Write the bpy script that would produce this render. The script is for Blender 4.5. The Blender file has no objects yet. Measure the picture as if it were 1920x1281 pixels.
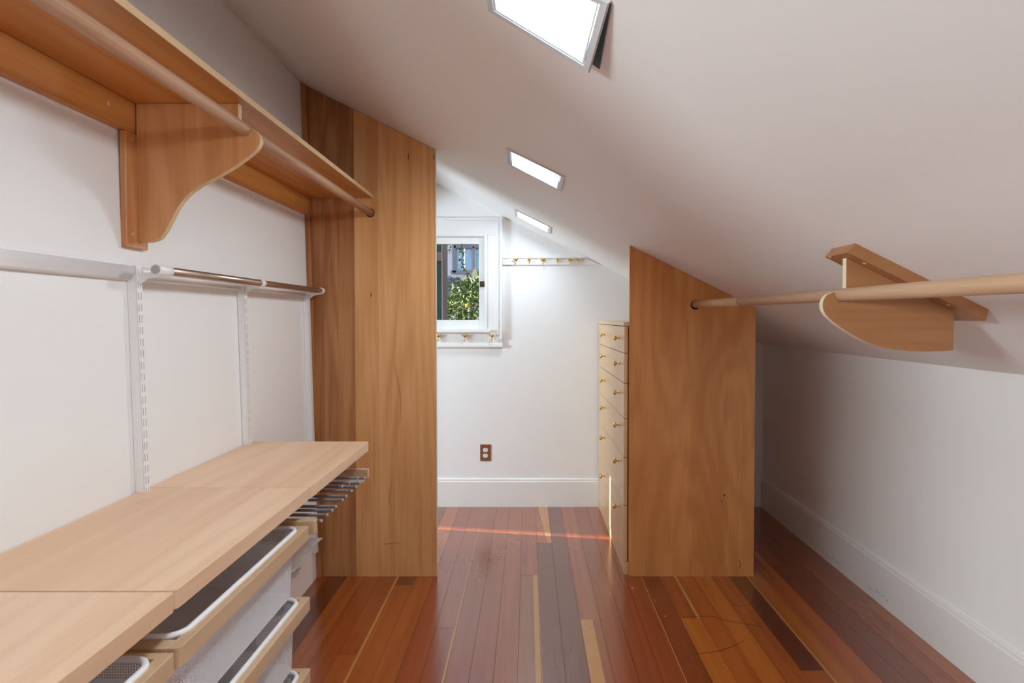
import bpy, bmesh, math, random
from mathutils import Vector, Matrix
random.seed(7)
R = math.radians
scene = bpy.context.scene
col = scene.collection

# ---------------------------------------------------------------- camera
cam_d = bpy.data.cameras.new('camera'); cam = bpy.data.objects.new('camera', cam_d); col.objects.link(cam)
cam_d.sensor_fit = 'HORIZONTAL'; cam_d.sensor_width = 36.0; cam_d.lens = 36.0 * 1075.0 / 1920.0
cam_d.shift_x = -0.0163; cam_d.shift_y = -0.0117; cam_d.clip_start = 0.02
cam.location = (0, 0, 1.31); cam.rotation_euler = (R(90 - 1.2), 0, 0)
scene.camera = cam

# ---------------------------------------------------------------- world, sun, exposure
SKY_STRENGTH = 0.40
SUN_STRENGTH = 20.0
LAMP = 63.0
BEDROOM_FILL = 440.0  # power of the added fill spot behind the near doorway
ALCOVE_FILL = 235.0  # same for the spot added to brighten the alcove
world = bpy.data.worlds.new('sky'); scene.world = world; world.use_nodes = True
wn = world.node_tree; wn.nodes.clear()
sky = wn.nodes.new('ShaderNodeTexSky'); sky.sky_type = 'NISHITA'; sky.sun_disc = False
sky.sun_elevation = R(35); sky.sun_rotation = R(-80); sky.dust_density = 1.5
bg = wn.nodes.new('ShaderNodeBackground'); bg.inputs['Strength'].default_value = SKY_STRENGTH
wo = wn.nodes.new('ShaderNodeOutputWorld')
wn.links.new(sky.outputs[0], bg.inputs[0]); wn.links.new(bg.outputs[0], wo.inputs[0])
sd = bpy.data.lights.new('sun', 'SUN'); sd.energy = SUN_STRENGTH; sd.angle = R(0.15); sd.color = (1.0, 0.86, 0.68)
sun = bpy.data.objects.new('sun', sd); col.objects.link(sun)
sun.rotation_euler = Vector((1.0, -0.155, -0.37)).to_track_quat('-Z', 'Y').to_euler()
sun.location = (-6, 4, 5)
scene.cycles.sample_clamp_indirect = 4.0; scene.cycles.adaptive_threshold = 0.018; world.cycles.sampling_method = 'NONE'; scene.cycles.max_bounces = 9; scene.cycles.diffuse_bounces = 6; scene.cycles.transparent_max_bounces = 16
vs = scene.view_settings
vs.view_transform = 'Standard'; vs.look = 'None'; vs.exposure = 0.0; vs.gamma = 1.0; vs.use_curve_mapping = False

# ---------------------------------------------------------------- materials
def new_mat(name):
    m = bpy.data.materials.new(name); m.use_nodes = True
    nt = m.node_tree
    return m, nt, nt.nodes['Principled BSDF']

def plain(name, c, rough=0.5, metal=0.0, bump=0.0, bscale=300, coat=0.0, var=0.0):
    m, nt, p = new_mat(name)
    p.inputs['Base Color'].default_value = (*c, 1); p.inputs['Roughness'].default_value = rough
    p.inputs['Metallic'].default_value = metal; p.inputs['Coat Weight'].default_value = coat
    tc = nt.nodes.new('ShaderNodeTexCoord')
    if bump > 0:
        n = nt.nodes.new('ShaderNodeTexNoise'); n.inputs['Scale'].default_value = bscale; n.inputs['Detail'].default_value = 3
        b = nt.nodes.new('ShaderNodeBump'); b.inputs['Strength'].default_value = bump; b.inputs['Distance'].default_value = 0.002
        nt.links.new(tc.outputs['Object'], n.inputs['Vector']); nt.links.new(n.outputs[0], b.inputs['Height']); nt.links.new(b.outputs[0], p.inputs['Normal'])
    n2 = nt.nodes.new('ShaderNodeTexNoise'); n2.inputs['Scale'].default_value = 2.5; n2.inputs['Detail'].default_value = 0 if var == 0 else 3
    mr = nt.nodes.new('ShaderNodeMapRange'); mr.inputs['To Min'].default_value = 1 - max(var, .015); mr.inputs['To Max'].default_value = 1 + max(var, .015)
    mx = nt.nodes.new('ShaderNodeMix'); mx.data_type = 'RGBA'; mx.blend_type = 'MULTIPLY'; mx.inputs[0].default_value = 1
    mx.inputs[6].default_value = (*c, 1)
    nt.links.new(tc.outputs['Object'], n2.inputs['Vector']); nt.links.new(n2.outputs[0], mr.inputs[0]); nt.links.new(mr.outputs[0], mx.inputs[7])
    nt.links.new(mx.outputs[2], p.inputs['Base Color'])
    return m

def wood(name, light, dark, axis='Z', rough=0.38, coat=0.0, freq=9.0, stretch=14.0, amount=0.6, objcolor=False, fine=0.35, spec=0.5, coat_ior=1.5, rings=.10, width=.42):
    """figured wood: stretched noise bands along one axis, random shift per object"""
    m, nt, p = new_mat(name); N = nt.nodes; L = nt.links
    tc = N.new('ShaderNodeTexCoord'); oi = N.new('ShaderNodeObjectInfo')
    ml = N.new('ShaderNodeMath'); ml.operation = 'MULTIPLY'; ml.inputs[1].default_value = 37.0
    L.new(oi.outputs['Random'], ml.inputs[0])
    ad = N.new('ShaderNodeVectorMath'); ad.operation = 'ADD'
    L.new(tc.outputs['Object'], ad.inputs[0]); L.new(ml.outputs[0], ad.inputs[1])
    mp = N.new('ShaderNodeMapping')
    sc = [freq] * 3; sc['XYZ'.index(axis)] = freq / stretch
    mp.inputs['Scale'].default_value = sc
    L.new(ad.outputs[0], mp.inputs[0])
    n1 = N.new('ShaderNodeTexNoise'); n1.inputs['Scale'].default_value = 1.0; n1.inputs['Detail'].default_value = 5; n1.inputs['Roughness'].default_value = .55; n1.inputs['Distortion'].default_value = .6
    L.new(mp.outputs[0], n1.inputs['Vector'])
    # cathedral lines: fractal bands of a smooth field
    if rings > 0:
      mm = N.new('ShaderNodeMath'); mm.operation = 'MULTIPLY'; mm.inputs[1].default_value = 70.0
      n0 = N.new('ShaderNodeTexNoise'); n0.inputs['Scale'].default_value = .55; n0.inputs['Detail'].default_value = 1.5
      L.new(mp.outputs[0], n0.inputs['Vector']); L.new(n0.outputs[0], mm.inputs[0])
      sn = N.new('ShaderNodeMath'); sn.operation = 'SINE'; L.new(mm.outputs[0], sn.inputs[0])
    # fine pores
    mp2 = N.new('ShaderNodeMapping'); s2 = [140.0] * 3; s2['XYZ'.index(axis)] = 4.0; mp2.inputs['Scale'].default_value = s2
    L.new(ad.outputs[0], mp2.inputs[0])
    n2 = N.new('ShaderNodeTexNoise'); n2.inputs['Scale'].default_value = 1.0; n2.inputs['Detail'].default_value = 2; L.new(mp2.outputs[0], n2.inputs['Vector'])
    a1 = N.new('ShaderNodeMath'); a1.operation = 'MULTIPLY_ADD'; a1.inputs[1].default_value = rings; a1.inputs[0].default_value = 0
    if rings > 0: L.new(sn.outputs[0], a1.inputs[0])
    L.new(n1.outputs[0], a1.inputs[2])
    a2 = N.new('ShaderNodeMath'); a2.operation = 'MULTIPLY_ADD'; a2.inputs[1].default_value = fine; L.new(n2.outputs[0], a2.inputs[0]); L.new(a1.outputs[0], a2.inputs[2])
    mr = N.new('ShaderNodeMapRange'); mr.inputs['From Min'].default_value = .51 - width / 2 + fine * .5; mr.inputs['From Max'].default_value = .51 + width / 2 + fine * .5
    mr.inputs['To Min'].default_value = amount; mr.inputs['To Max'].default_value = 0.0; L.new(a2.outputs[0], mr.inputs[0])
    mx = N.new('ShaderNodeMix'); mx.data_type = 'RGBA'
    L.new(mr.outputs[0], mx.inputs[0])
    if objcolor:
        L.new(oi.outputs['Color'], mx.inputs[6])
        dk = N.new('ShaderNodeMix'); dk.data_type = 'RGBA'; dk.blend_type = 'MULTIPLY'; dk.inputs[0].default_value = 1
        L.new(oi.outputs['Color'], dk.inputs[6]); dk.inputs[7].default_value = (*dark, 1); L.new(dk.outputs[2], mx.inputs[7])
    else:
        mx.inputs[6].default_value = (*light, 1); mx.inputs[7].default_value = (*dark, 1)
    L.new(mx.outputs[2], p.inputs['Base Color'])
    p.inputs['Roughness'].default_value = rough; p.inputs['Coat Weight'].default_value = coat; p.inputs['Coat Roughness'].default_value = .18; p.inputs['Coat IOR'].default_value = coat_ior
    p.inputs['Specular IOR Level'].default_value = spec
    return m

AMB_L, AMB_D = (.82, .45, .19), (.64, .295, .10)
M = {}
M['wall'] = plain('white_wall_paint', (.915, .915, .91), .6)
M['ceil'] = plain('ceiling_paint', (.93, .915, .905), .55)
M['trim'] = plain('white_trim_gloss', (.89, .885, .87), .3)
M['steel_white'] = plain('white_powder_coat', (.91, .905, .92), .3)
M['panel_dark'] = wood('maple_panel_heartwood', (.53, .245, .09), (.31, .112, .034), 'Z', freq=10, amount=.9, rings=.09, width=.32)
M['panel'] = wood('maple_panel_veneer', AMB_L, AMB_D, 'Z', freq=8, amount=.85, rings=.07, width=.30)
M['birch'] = wood('birch_panel_veneer', (.72, .32, .10), (.55, .21, .055), 'Z', freq=6, stretch=5, amount=.85, rings=.075, width=.30)
M['shelfwood'] = wood('maple_shelf', (.60, .255, .068), (.46, .165, .036), 'Y', freq=9, amount=.8, width=.32)
M['bracketwood'] = wood('maple_bracket', (.66, .32, .13), (.51, .215, .075), 'Z', freq=9, amount=.85, width=.30)
M['bracketwood_x'] = wood('maple_bracket_lengthwise', (.42, .19, .075), (.32, .13, .045), 'X', freq=9, amount=.6)
M['endgrain'] = plain('pale_plywood_edge', (.80, .68, .50), .5, bump=.1, bscale=400)
M['top'] = wood('pale_maple_countertop', (.85, .60, .41), (.74, .47, .29), 'Y', rough=.42, coat=0, freq=7, amount=.75, fine=.3, width=.32)
M['drawerwood'] = wood('pale_maple_drawer_rail', (.66, .46, .29), (.55, .35, .20), 'Y', rough=.42, coat=0, freq=9, amount=.5)
M['drawerwood_x'] = wood('pale_maple_drawer_side', (.66, .46, .29), (.55, .35, .20), 'X', rough=.42, coat=0, freq=9, amount=.5)
M['chest'] = wood('maple_drawer_front', (.80, .55, .31), (.69, .43, .21), 'Y', rough=.28, coat=0, freq=7, amount=.5)
M['rodwood'] = wood('rosy_dowel', (.50, .285, .175), (.36, .185, .105), 'Y', rough=.5, freq=30, amount=.8)
M['rodwood2'] = wood('tan_dowel', (.60, .38, .24), (.50, .29, .17), 'Y', rough=.5, freq=25, amount=.6)
M['rodwood3'] = wood('pale_dowel', (.72, .52, .30), (.62, .42, .22), 'Y', rough=.5, freq=25, amount=.5)
M['floor'] = wood('fir_floorboard', (1, 1, 1), (.55, .44, .36), 'Y', rough=.25, coat=1.0, freq=22, stretch=40, amount=.7, objcolor=True, fine=.12, spec=.6, coat_ior=1.6, rings=0)
M['sap'] = wood('fir_sapwood', (.55, .26, .075), (.44, .19, .045), 'Y', rough=.25, coat=1.0, freq=22, stretch=40, amount=.6, coat_ior=1.6, rings=0, fine=.12)
M['subfloor'] = plain('dark_gap', (.03, .012, .006), .8)
M['roomfloor'] = plain('pale_carpet', (.55, .52, .48), .9)
M['brass'] = plain('polished_brass', (.83, .58, .22), .22, 1.0)
M['brass_plate'] = plain('antique_brass_plate', (.36, .17, .07), .35, .6)
M['bronze'] = plain('dark_bronze_latch', (.13, .08, .06), .4, .8)
M['nickel'] = plain('brushed_nickel_tube', (.50, .41, .34), .36, 1.0)
M['greymetal'] = plain('grey_rod_cover', (.16, .15, .16), .4, .3)
M['greycap'] = plain('grey_rod_cap', (.42, .40, .40), .5)
M['clear'] = plain('clear_plastic_ring', (.8, .78, .76), .2)
M['dark'] = plain('dark_recess', (.02, .014, .01), .9)
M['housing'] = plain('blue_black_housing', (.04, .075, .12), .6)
M['lamp_trim'] = plain('pale_grey_lamp_trim', (.66, .69, .71), .4)
M['lamp_bezel'] = plain('white_lamp_bezel', (.88, .87, .86), .4)
M['outlet'] = plain('white_receptacle', (.85, .84, .86), .35)
M['fabric'] = plain('cream_canvas', (.66, .58, .52), .85, bump=.4, bscale=900)
M['plug'] = plain('wood_plug', (.60, .36, .19), .5)

# lamp diffuser: gives off the room's light
for key, colr, k in (('diffuser', (.89, 1.0, 1.07), 1.0), ('diffuser_cool', (.84, 1.0, 1.12), .72)):
    m, nt, p = new_mat('lit_prismatic_' + key)
    em = nt.nodes.new('ShaderNodeEmission'); em.inputs[0].default_value = (*colr, 1); em.inputs[1].default_value = LAMP * k
    nt.links.new(em.outputs[0], nt.nodes['Material Output'].inputs[0]); M[key] = m

# perforated steel: holes through white sheet
def perforated(name, pitch):
    m, nt, p = new_mat(name); N = nt.nodes; L = nt.links
    p.inputs['Base Color'].default_value = (.89, .92, .98, 1); p.inputs['Roughness'].default_value = .4
    tc = N.new('ShaderNodeTexCoord'); sp = N.new('ShaderNodeSeparateXYZ'); L.new(tc.outputs['Object'], sp.inputs[0])
    s = N.new('ShaderNodeMath'); s.operation = 'ADD'; L.new(sp.outputs[0], s.inputs[0]); L.new(sp.outputs[1], s.inputs[1])
    def sine(src, k):
        a = N.new('ShaderNodeMath'); a.operation = 'MULTIPLY'; a.inputs[1].default_value = k; L.new(src, a.inputs[0])
        b = N.new('ShaderNodeMath'); b.operation = 'SINE'; L.new(a.outputs[0], b.inputs[0]); return b
    k = math.pi / pitch
    u = sine(s.outputs[0], k); v = sine(sp.outputs[2], k)
    pr = N.new('ShaderNodeMath'); pr.operation = 'MULTIPLY'; L.new(u.outputs[0], pr.inputs[0]); L.new(v.outputs[0], pr.inputs[1])
    ab = N.new('ShaderNodeMath'); ab.operation = 'ABSOLUTE'; L.new(pr.outputs[0], ab.inputs[0])
    gt = N.new('ShaderNodeMath'); gt.operation = 'LESS_THAN'; gt.inputs[1].default_value = .60; L.new(ab.outputs[0], gt.inputs[0])
    L.new(gt.outputs[0], p.inputs['Alpha'])
    return m
M['mesh'] = perforated('white_perforated_steel', .0046)

# window glass
m, nt, p = new_mat('window_glass'); N = nt.nodes
tr = N.new('ShaderNodeBsdfTransparent'); gl = N.new('ShaderNodeBsdfGlossy'); gl.inputs['Roughness'].default_value = .02
mxs = N.new('ShaderNodeMixShader'); fr = N.new('ShaderNodeFresnel'); fr.inputs[0].default_value = 1.3
nt.links.new(fr.outputs[0], mxs.inputs[0]); nt.links.new(tr.outputs[0], mxs.inputs[1]); nt.links.new(gl.outputs[0], mxs.inputs[2])
nt.links.new(mxs.outputs[0], N['Material Output'].inputs[0]); M['glass'] = m

# ---------------------------------------------------------------- mesh helpers
def bm_new(): return bmesh.new()

def box(bm, x0, x1, y0, y1, z0, z1, bev=0.0, seg=2, mi=0):
    r = bmesh.ops.create_cube(bm, size=1.0)
    vs_ = r['verts']
    for v in vs_:
        v.co = Vector(((x0 + x1) / 2 + v.co.x * (x1 - x0), (y0 + y1) / 2 + v.co.y * (y1 - y0), (z0 + z1) / 2 + v.co.z * (z1 - z0)))
    fs = set(f for v in vs_ for f in v.link_faces)
    for f in fs: f.material_index = mi
    if bev > 0:
        es = list(set(e for v in vs_ for e in v.link_edges))
        bmesh.ops.bevel(bm, geom=es, offset=bev, segments=seg, profile=.6, affect='EDGES')
    return bm

def prism(bm, pts, a0, a1, axis='Y', mi=0, side_mi=None):
    """polygon extruded along an axis. axis Y: pts are (x,z); X: (y,z); Z: (x,y)"""
    def mk3(p, a):
        return {'Y': (p[0], a, p[1]), 'X': (a, p[0], p[1]), 'Z': (p[0], p[1], a)}[axis]
    A = [bm.verts.new(mk3(p, a0)) for p in pts]; B = [bm.verts.new(mk3(p, a1)) for p in pts]
    fs = [bm.faces.new(A), bm.faces.new(B[::-1])]
    n = len(pts); sf = []
    for i in range(n):
        sf.append(bm.faces.new((A[i], B[i], B[(i + 1) % n], A[(i + 1) % n])))
    for f in fs: f.material_index = mi
    for f in sf: f.material_index = mi if side_mi is None else side_mi
    bmesh.ops.recalc_face_normals(bm, faces=fs + sf)
    return bm

def tube(bm, path, r, seg=12, closed=False, cap=True, smooth=True):
    path = [Vector(p) for p in path]; n = len(path); rings = []
    for i, p in enumerate(path):
        if closed: t = path[(i + 1) % n] - path[i - 1]
        else: t = path[min(i + 1, n - 1)] - path[max(i - 1, 0)]
        t.normalize()
        up = Vector((0, 0, 1)) if abs(t.z) < .9 else Vector((1, 0, 0))
        s = t.cross(up).normalized(); u = s.cross(t)
        rr = r[i] if isinstance(r, (list, tuple)) else r
        rings.append([bm.verts.new(p + (s * math.cos(2 * math.pi * k / seg) + u * math.sin(2 * math.pi * k / seg)) * rr) for k in range(seg)])
    fs = []
    for i in range(n if closed else n - 1):
        a, b = rings[i], rings[(i + 1) % n]
        for k in range(seg):
            f = bm.faces.new((a[k], a[(k + 1) % seg], b[(k + 1) % seg], b[k])); f.smooth = smooth; fs.append(f)
    if cap and not closed:
        fs.append(bm.faces.new(rings[0][::-1])); fs.append(bm.faces.new(rings[-1]))
    bmesh.ops.recalc_face_normals(bm, faces=fs)
    return bm

def lathe(bm, prof, origin, axis, seg=16):
    """prof: (distance along axis, radius)"""
    ax = Vector(axis).normalized(); up = Vector((0, 0, 1)) if abs(ax.z) < .9 else Vector((1, 0, 0))
    s = ax.cross(up).normalized(); u = s.cross(ax); o = Vector(origin); rings = []
    for d, r in prof:
        rings.append([bm.verts.new(o + ax * d + (s * math.cos(2 * math.pi * k / seg) + u * math.sin(2 * math.pi * k / seg)) * max(r, 1e-5)) for k in range(seg)])
    fs = []
    for a, b in zip(rings, rings[1:]):
        for k in range(seg):
            f = bm.faces.new((a[k], a[(k + 1) % seg], b[(k + 1) % seg], b[k])); f.smooth = True; fs.append(f)
    fs.append(bm.faces.new(rings[0][::-1])); fs.append(bm.faces.new(rings[-1]))
    bmesh.ops.recalc_face_normals(bm, faces=fs)
    return bm

WORLD = {}
def tag(o, label=None, cat=None, group=None, kind=None):
    if label: o['label'] = label
    if cat: o['category'] = cat
    if group: o['group'] = group
    if kind: o['kind'] = kind
    return o

def obj(name, bm, mats, parent=None, color=None):
    me = bpy.data.meshes.new(name)
    cs = [v.co for v in bm.verts]
    lo = Vector((min(c.x for c in cs), min(c.y for c in cs), min(c.z for c in cs)))
    hi = Vector((max(c.x for c in cs), max(c.y for c in cs), max(c.z for c in cs)))
    org = Vector(((lo.x + hi.x) / 2, (lo.y + hi.y) / 2, lo.z))
    for v in bm.verts: v.co -= org
    bm.to_mesh(me); bm.free()
    for mm in (mats if isinstance(mats, (list, tuple)) else [mats]): me.materials.append(M[mm])
    o = bpy.data.objects.new(name, me); col.objects.link(o)
    WORLD[o.name] = org
    if parent is not None:
        o.parent = parent; o.location = org - WORLD[parent.name]
    else: o.location = org
    if color: o.color = (*color, 1)
    return o

def thing(name, loc, label=None, cat=None, group=None, kind=None):
    o = bpy.data.objects.new(name, None); col.objects.link(o); o.empty_display_size = .05
    o.location = loc; WORLD[o.name] = Vector(loc)
    return tag(o, label, cat, group, kind)

def copy_tree(o, delta, parent=None):
    c = o.copy(); col.objects.link(c); c.parent = parent
    if parent is None:
        c.location = o.location + Vector(delta)
    for k in ('label', 'category'): pass
    for ch in list(o.children):
        copy_tree(ch, (0, 0, 0), c)
    return c

def wall_x(z): return -1.068 - 0.025 * z          # the old left wall leans a little
def ceil_z(x): return 1.919 - 0.492 * x           # underside of the sloping ceiling
Y1, Y2 = 2.875, 3.955
XR = 1.62
YB = -1.2

def lean(bm):
    for v in bm.verts: v.co.x += wall_x(v.co.z)
    return bm

# ================================================================ SETTING
# ---- floor: dark base + individual boards
floor = tag(obj('floor', box(bm_new(), -1.3, XR + .2, YB - .1, Y2 + .12, -.06, -.02), 'subfloor'), 'red-brown fir plank floor with pale sapwood streaks', 'floor', kind='structure')
PW, X0 = .0877, -.0411
OR, BR, DK, PU, MI, GO, RD = (.44, .105, .012), (.33, .066, .009), (.15, .026, .006), (.20, .050, .026), (.38, .088, .022), (.52, .150, .016), (.32, .058, .014)
DKR = (.24, .042, .008)
spec = {  # board index -> pieces (y0, y1, colour, sapwood strips [(left edge share at y0, at y1), ...])
    -13: [(YB, 1.7, BR, None), (1.7, Y2, BR, None)], -12: [(YB, Y2, BR, None)], -11: [(YB, Y2, DK, None)],
    -10: [(YB, 1.4, BR, None), (1.4, Y2, OR, None)], -9: [(YB, Y2, BR, None)],
    -8: [(YB, 2.2, OR, (.88, 1, .88, 1)), (2.2, Y2, BR, (.88, 1, .88, 1))],
    -7: [(YB, 2.78, OR, None), (2.78, Y2, DKR, None)], -6: [(YB, Y2, OR, None)], -5: [(YB, 1.2, MI, None), (1.2, Y2, RD, None)],
    -4: [(YB, 2.39, RD, (.9, 1, .9, 1)), (2.39, Y2, MI, (.93, 1, .97, 1))], -3: [(YB, Y2, MI, None)],
    -2: [(YB, 3.08, MI, None), (3.08, Y2, MI, None)], -1: [(YB, Y2, MI, None)],
    0: [(YB, 2.89, (.36, .13, .05), (.90, .99, .72, .99)), (2.89, Y2, MI, None)],
    1: [(YB, 3.30, PU, (.0, .14, .0, .0)), (3.30, Y2, MI, (.72, .99, .2, .95))], 2: [(YB, Y2, PU, None)],
    3: [(YB, 2.46, MI, (.02, .5, .02, .62)), (2.46, Y2, MI, None)], 4: [(YB, Y2, RD, None)],
    5: [(YB, 1.0, MI, None), (1.0, Y2, RD, None)], 6: [(YB, Y2, RD, (.93, .97, .93, .97))], 7: [(YB, Y2, DKR, None)],
    8: [(YB, 2.47, GO, None), (2.47, Y2, BR, (.84, 1, .84, 1))], 9: [(YB, Y2, OR, None)], 10: [(YB, 1.5, OR, None), (1.5, Y2, GO, None)],
    11: [(YB, Y2, OR, None)], 12: [(YB, 2.10, OR, None), (2.10, Y2, DK, None)], 13: [(YB, Y2, GO, (0, .10, 0, .10))],
    14: [(YB, Y2, OR, None)], 15: [(YB, 3.0, DKR, None), (3.0, Y2, BR, None)], 16: [(YB, Y2, DKR, None)], 17: [(YB, Y2, BR, None)], 18: [(YB, 2.6, OR, None), (2.6, Y2, BR, None)]}
for k in range(-13, 19):
    for (a, b, c, sp) in spec[k]:
        bm = bm_new(); g = .0005
        xa, xb = X0 + k * PW + g, X0 + (k + 1) * PW - g
        a += g; b -= g; w = xb - xa; dz = random.uniform(-.0003, .0003)
        if sp is None:
            box(bm, xa, xb, a, b, -.02, dz)
        else:
            l0, r0, l1, r1 = sp
            q = lambda s: xa + w * s
            def piece(s0, s1, s2, s3, mi):
                if max(s1 - s0, s3 - s2) < .005: return
                prism(bm, [(q(s0), a), (q(s1), a), (q(s3), b), (q(s2), b)], -.02, dz, 'Z', mi)
            piece(0, l0, 0, l1, 0); piece(l0, r0, l1, r1, 1); piece(r0, 1, r1, 1, 0)
        j = random.uniform(.90, 1.1)
        obj('floorboard', bm, ['floor', 'sap'], floor, tuple(min(1, v * j) for v in c))

# ---- walls
def quadwall(pts, y0, y1): return prism(bm_new(), pts, y0, y1, 'Y')
# left wall with two unseen doorways, added to let fill light in
SY0, SY1, SZ0, SZ1 = 3.995, 4.085, 1.04, 1.96
DY0, DY1, DZ = -.80, .35, 2.05                     # added near doorway, left of the viewpoint
EY0, EY1 = 2.98, 3.74                              # added doorway into the far alcove
bm = bm_new()
def leftpiece(y0, y1, z0, z1):
    prism(bm, [(wall_x(z0), z0), (wall_x(z1), z1), (-1.25, z1), (-1.25, z0)], y0, y1, 'Y')
leftpiece(YB, DY0, -.02, 2.60); leftpiece(DY0, DY1, DZ, 2.60); leftpiece(DY1, EY0, -.02, 2.60); leftpiece(EY0, EY1, DZ, 2.60); leftpiece(EY1, Y2 + .1, -.02, 2.60)
tag(obj('wall_left', bm, 'wall'), 'tall white left wall behind the shelf and drawers', 'wall', kind='structure')
# back wall with window opening
WX0, WX1, WZ0, WZ1 = -.915, -.300, 1.226, 1.866
bm = bm_new()
def backpiece(x0, x1, z0, z1=None):
    t0 = ceil_z(x0) + .04 if z1 is None else z1; t1 = ceil_z(x1) + .04 if z1 is None else z1
    prism(bm, [(x0, z0), (x1, z0), (x1, t1), (x0, t0)], Y2, Y2 + .12, 'Y')
backpiece(-1.25, WX0, -.02); backpiece(WX1, XR + .1, -.02); backpiece(WX0, WX1, -.02, WZ0); backpiece(WX0, WX1, WZ1)
tag(obj('wall_back', bm, 'wall'), 'white end wall with the small window', 'wall', kind='structure')
tag(obj('wall_right', prism(bm_new(), [(XR, -.02), (XR + .1, -.02), (XR + .1, ceil_z(XR + .1) + .03), (XR, ceil_z(XR) + .03)], YB, Y2 + .12, 'Y'), 'wall'), 'low white knee wall under the slope', 'wall', kind='structure')
tag(obj('wall_rear', prism(bm_new(), [(-1.3, -.02), (XR + .1, -.02), (XR + .1, ceil_z(XR + .1) + .04), (-1.3, ceil_z(-1.3) + .04)], YB - .1, YB, 'Y'), 'wall'), 'white wall behind the viewpoint', 'wall', kind='structure')
# lining of the added doorways, and an unseen room made for the fill lamps
dr = thing('added_door_1', (-1.2, -.2, 0), 'unseen doorway added in the left wall beside the viewpoint for fill light', 'doorway', kind='structure')
obj('jamb', box(bm_new(), -1.26, -1.06, DY0, DY0 + .02, 0, DZ - .05), 'trim', dr); obj('jamb', box(bm_new(), -1.26, -1.06, DY1 - .02, DY1, 0, DZ - .05), 'trim', dr)
obj('head_jamb', box(bm_new(), -1.26, -1.09, DY0, DY1, DZ - .05, DZ - .002), 'trim', dr)
d2 = thing('added_door_2', (-1.2, 3.36, 0), 'unseen doorway added in the left wall of the far alcove for fill light', 'doorway', kind='structure')
obj('jamb', box(bm_new(), -1.26, -1.06, EY0, EY0 + .02, 0, DZ - .05), 'trim', d2); obj('jamb', box(bm_new(), -1.26, -1.06, EY1 - .02, EY1, 0, DZ - .05), 'trim', d2)
obj('head_jamb', box(bm_new(), -1.26, -1.09, EY0, EY1, DZ - .05, DZ - .002), 'trim', d2)
ar = thing('wall_added_bedroom', (-2.4, .9, 0), 'plain white unseen room added beyond the doorways for the fill lamps', 'room', kind='structure')
RX0, RY0, RY1, RH = -3.7, -2.4, 4.4, 2.5
for (a, b, c, d, e, f) in ((RX0 - .1, RX0, RY0, SY0, 0, RH), (RX0 - .1, RX0, SY1, RY1, 0, RH), (RX0 - .1, RX0, SY0, SY1, 0, SZ0), (RX0 - .1, RX0, SY0, SY1, SZ1, RH),
                           (RX0, -1.25, RY0 - .1, RY0, 0, RH), (RX0, -1.25, RY1, RY1 + .1, 0, RH), (-1.30, -1.25, RY0, YB, 0, RH), (-1.30, -1.25, Y2 + .1, RY1, 0, RH)):
    obj('wall_side', box(bm_new(), a, b, c, d, e, f), 'wall', ar)
obj('room_ceiling', box(bm_new(), RX0 - .1, -1.25, RY0, RY1, RH, RH + .1), 'ceil', ar)
obj('room_floor', box(bm_new(), RX0, -1.3, RY0, RY1, -.06, 0), 'roomfloor', ar)
# ---- ceiling slab with openings for the lamps
LX0, LX1 = -.085, .140
LAMPS = [(-.195, .04), (.988, 1.223), (2.20, 2.435), (3.44, 3.675)]
bm = bm_new(); inset = .012
def ceilpiece(x0, x1, y0, y1):
    prism(bm, [(x0, ceil_z(x0)), (x1, ceil_z(x1)), (x1, ceil_z(x1) + .15), (x0, ceil_z(x0) + .15)], y0, y1, 'Y')
yc = YB - .1
for (a, b) in LAMPS:
    ceilpiece(-1.3, XR + .2, yc, a + inset)
    ceilpiece(-1.3, LX0 + inset, a + inset, b - inset); ceilpiece(LX1 - inset, XR + .2, a + inset, b - inset)
    yc = b - inset
ceilpiece(-1.3, XR + .2, yc, Y2 + .12)
tag(obj('ceiling', bm, 'ceil'), 'sloping pale plaster ceiling with square lamps', 'ceiling', kind='structure')

# ---- baseboards
def board_profile(t, hgt): return [(0, 0), (t, 0), (t, hgt - .022), (t - .004, hgt - .016), (t - .004, hgt - .006), (t - .010, hgt), (0, hgt)]
pr = board_profile(.016, .195)
bb = prism(bm_new(), [(Y2 - a, z) for a, z in pr], -1.08, XR - .016, 'X')
tag(obj('baseboard_back', bb, 'trim'), 'tall white baseboard along the end wall', 'baseboard', kind='structure')
bb = prism(bm_new(), [(XR - a, z) for a, z in board_profile(.016, .203)], YB, Y2 - .0, 'Y')
bro = tag(obj('baseboard_right', bb, 'trim'), 'tall scuffed white baseboard along the knee wall', 'baseboard', kind='structure')

M['scuff'] = plain('dark_scuff', (.10, .09, .09), .7)
for (yy, zz, w) in ((3.344, .023, .05), (3.223, .033, .03), (3.099, .030, .03), (3.049, .030, .05), (2.995, .036, .03), (2.954, .039, .035), (2.831, .060, .02), (2.665, .037, .04), (2.612, .048, .05), (2.541, .041, .02), (2.568, .049, .025)):
    bm = bm_new(); tube(bm, [(XR - .0158, yy - w / 2, zz), (XR - .0158, yy, zz + .002), (XR - .0158, yy + w / 2, zz + .001)], [.0004, .0011, .0004], 6); obj('scuff_mark', bm, 'scuff', bro)
for pts in ([(.669, 2.482), (.808, 2.486), (.85, 2.451), (.921, 2.425), (1.004, 2.395)], [(.64, 2.203), (.74, 2.221), (.815, 2.258), (.872, 2.295)], [(.923, 2.594), (.953, 2.574), (1.003, 2.579)]):
    bm = bm_new(); tube(bm, [(x, y, .0004) for x, y in pts], [.0005] + [.0009] * (len(pts) - 2) + [.0004], 6); obj('scratch', bm, 'subfloor', floor)
M['chip'] = plain('pale_wood_chip', (.70, .52, .36), .7)
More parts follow.
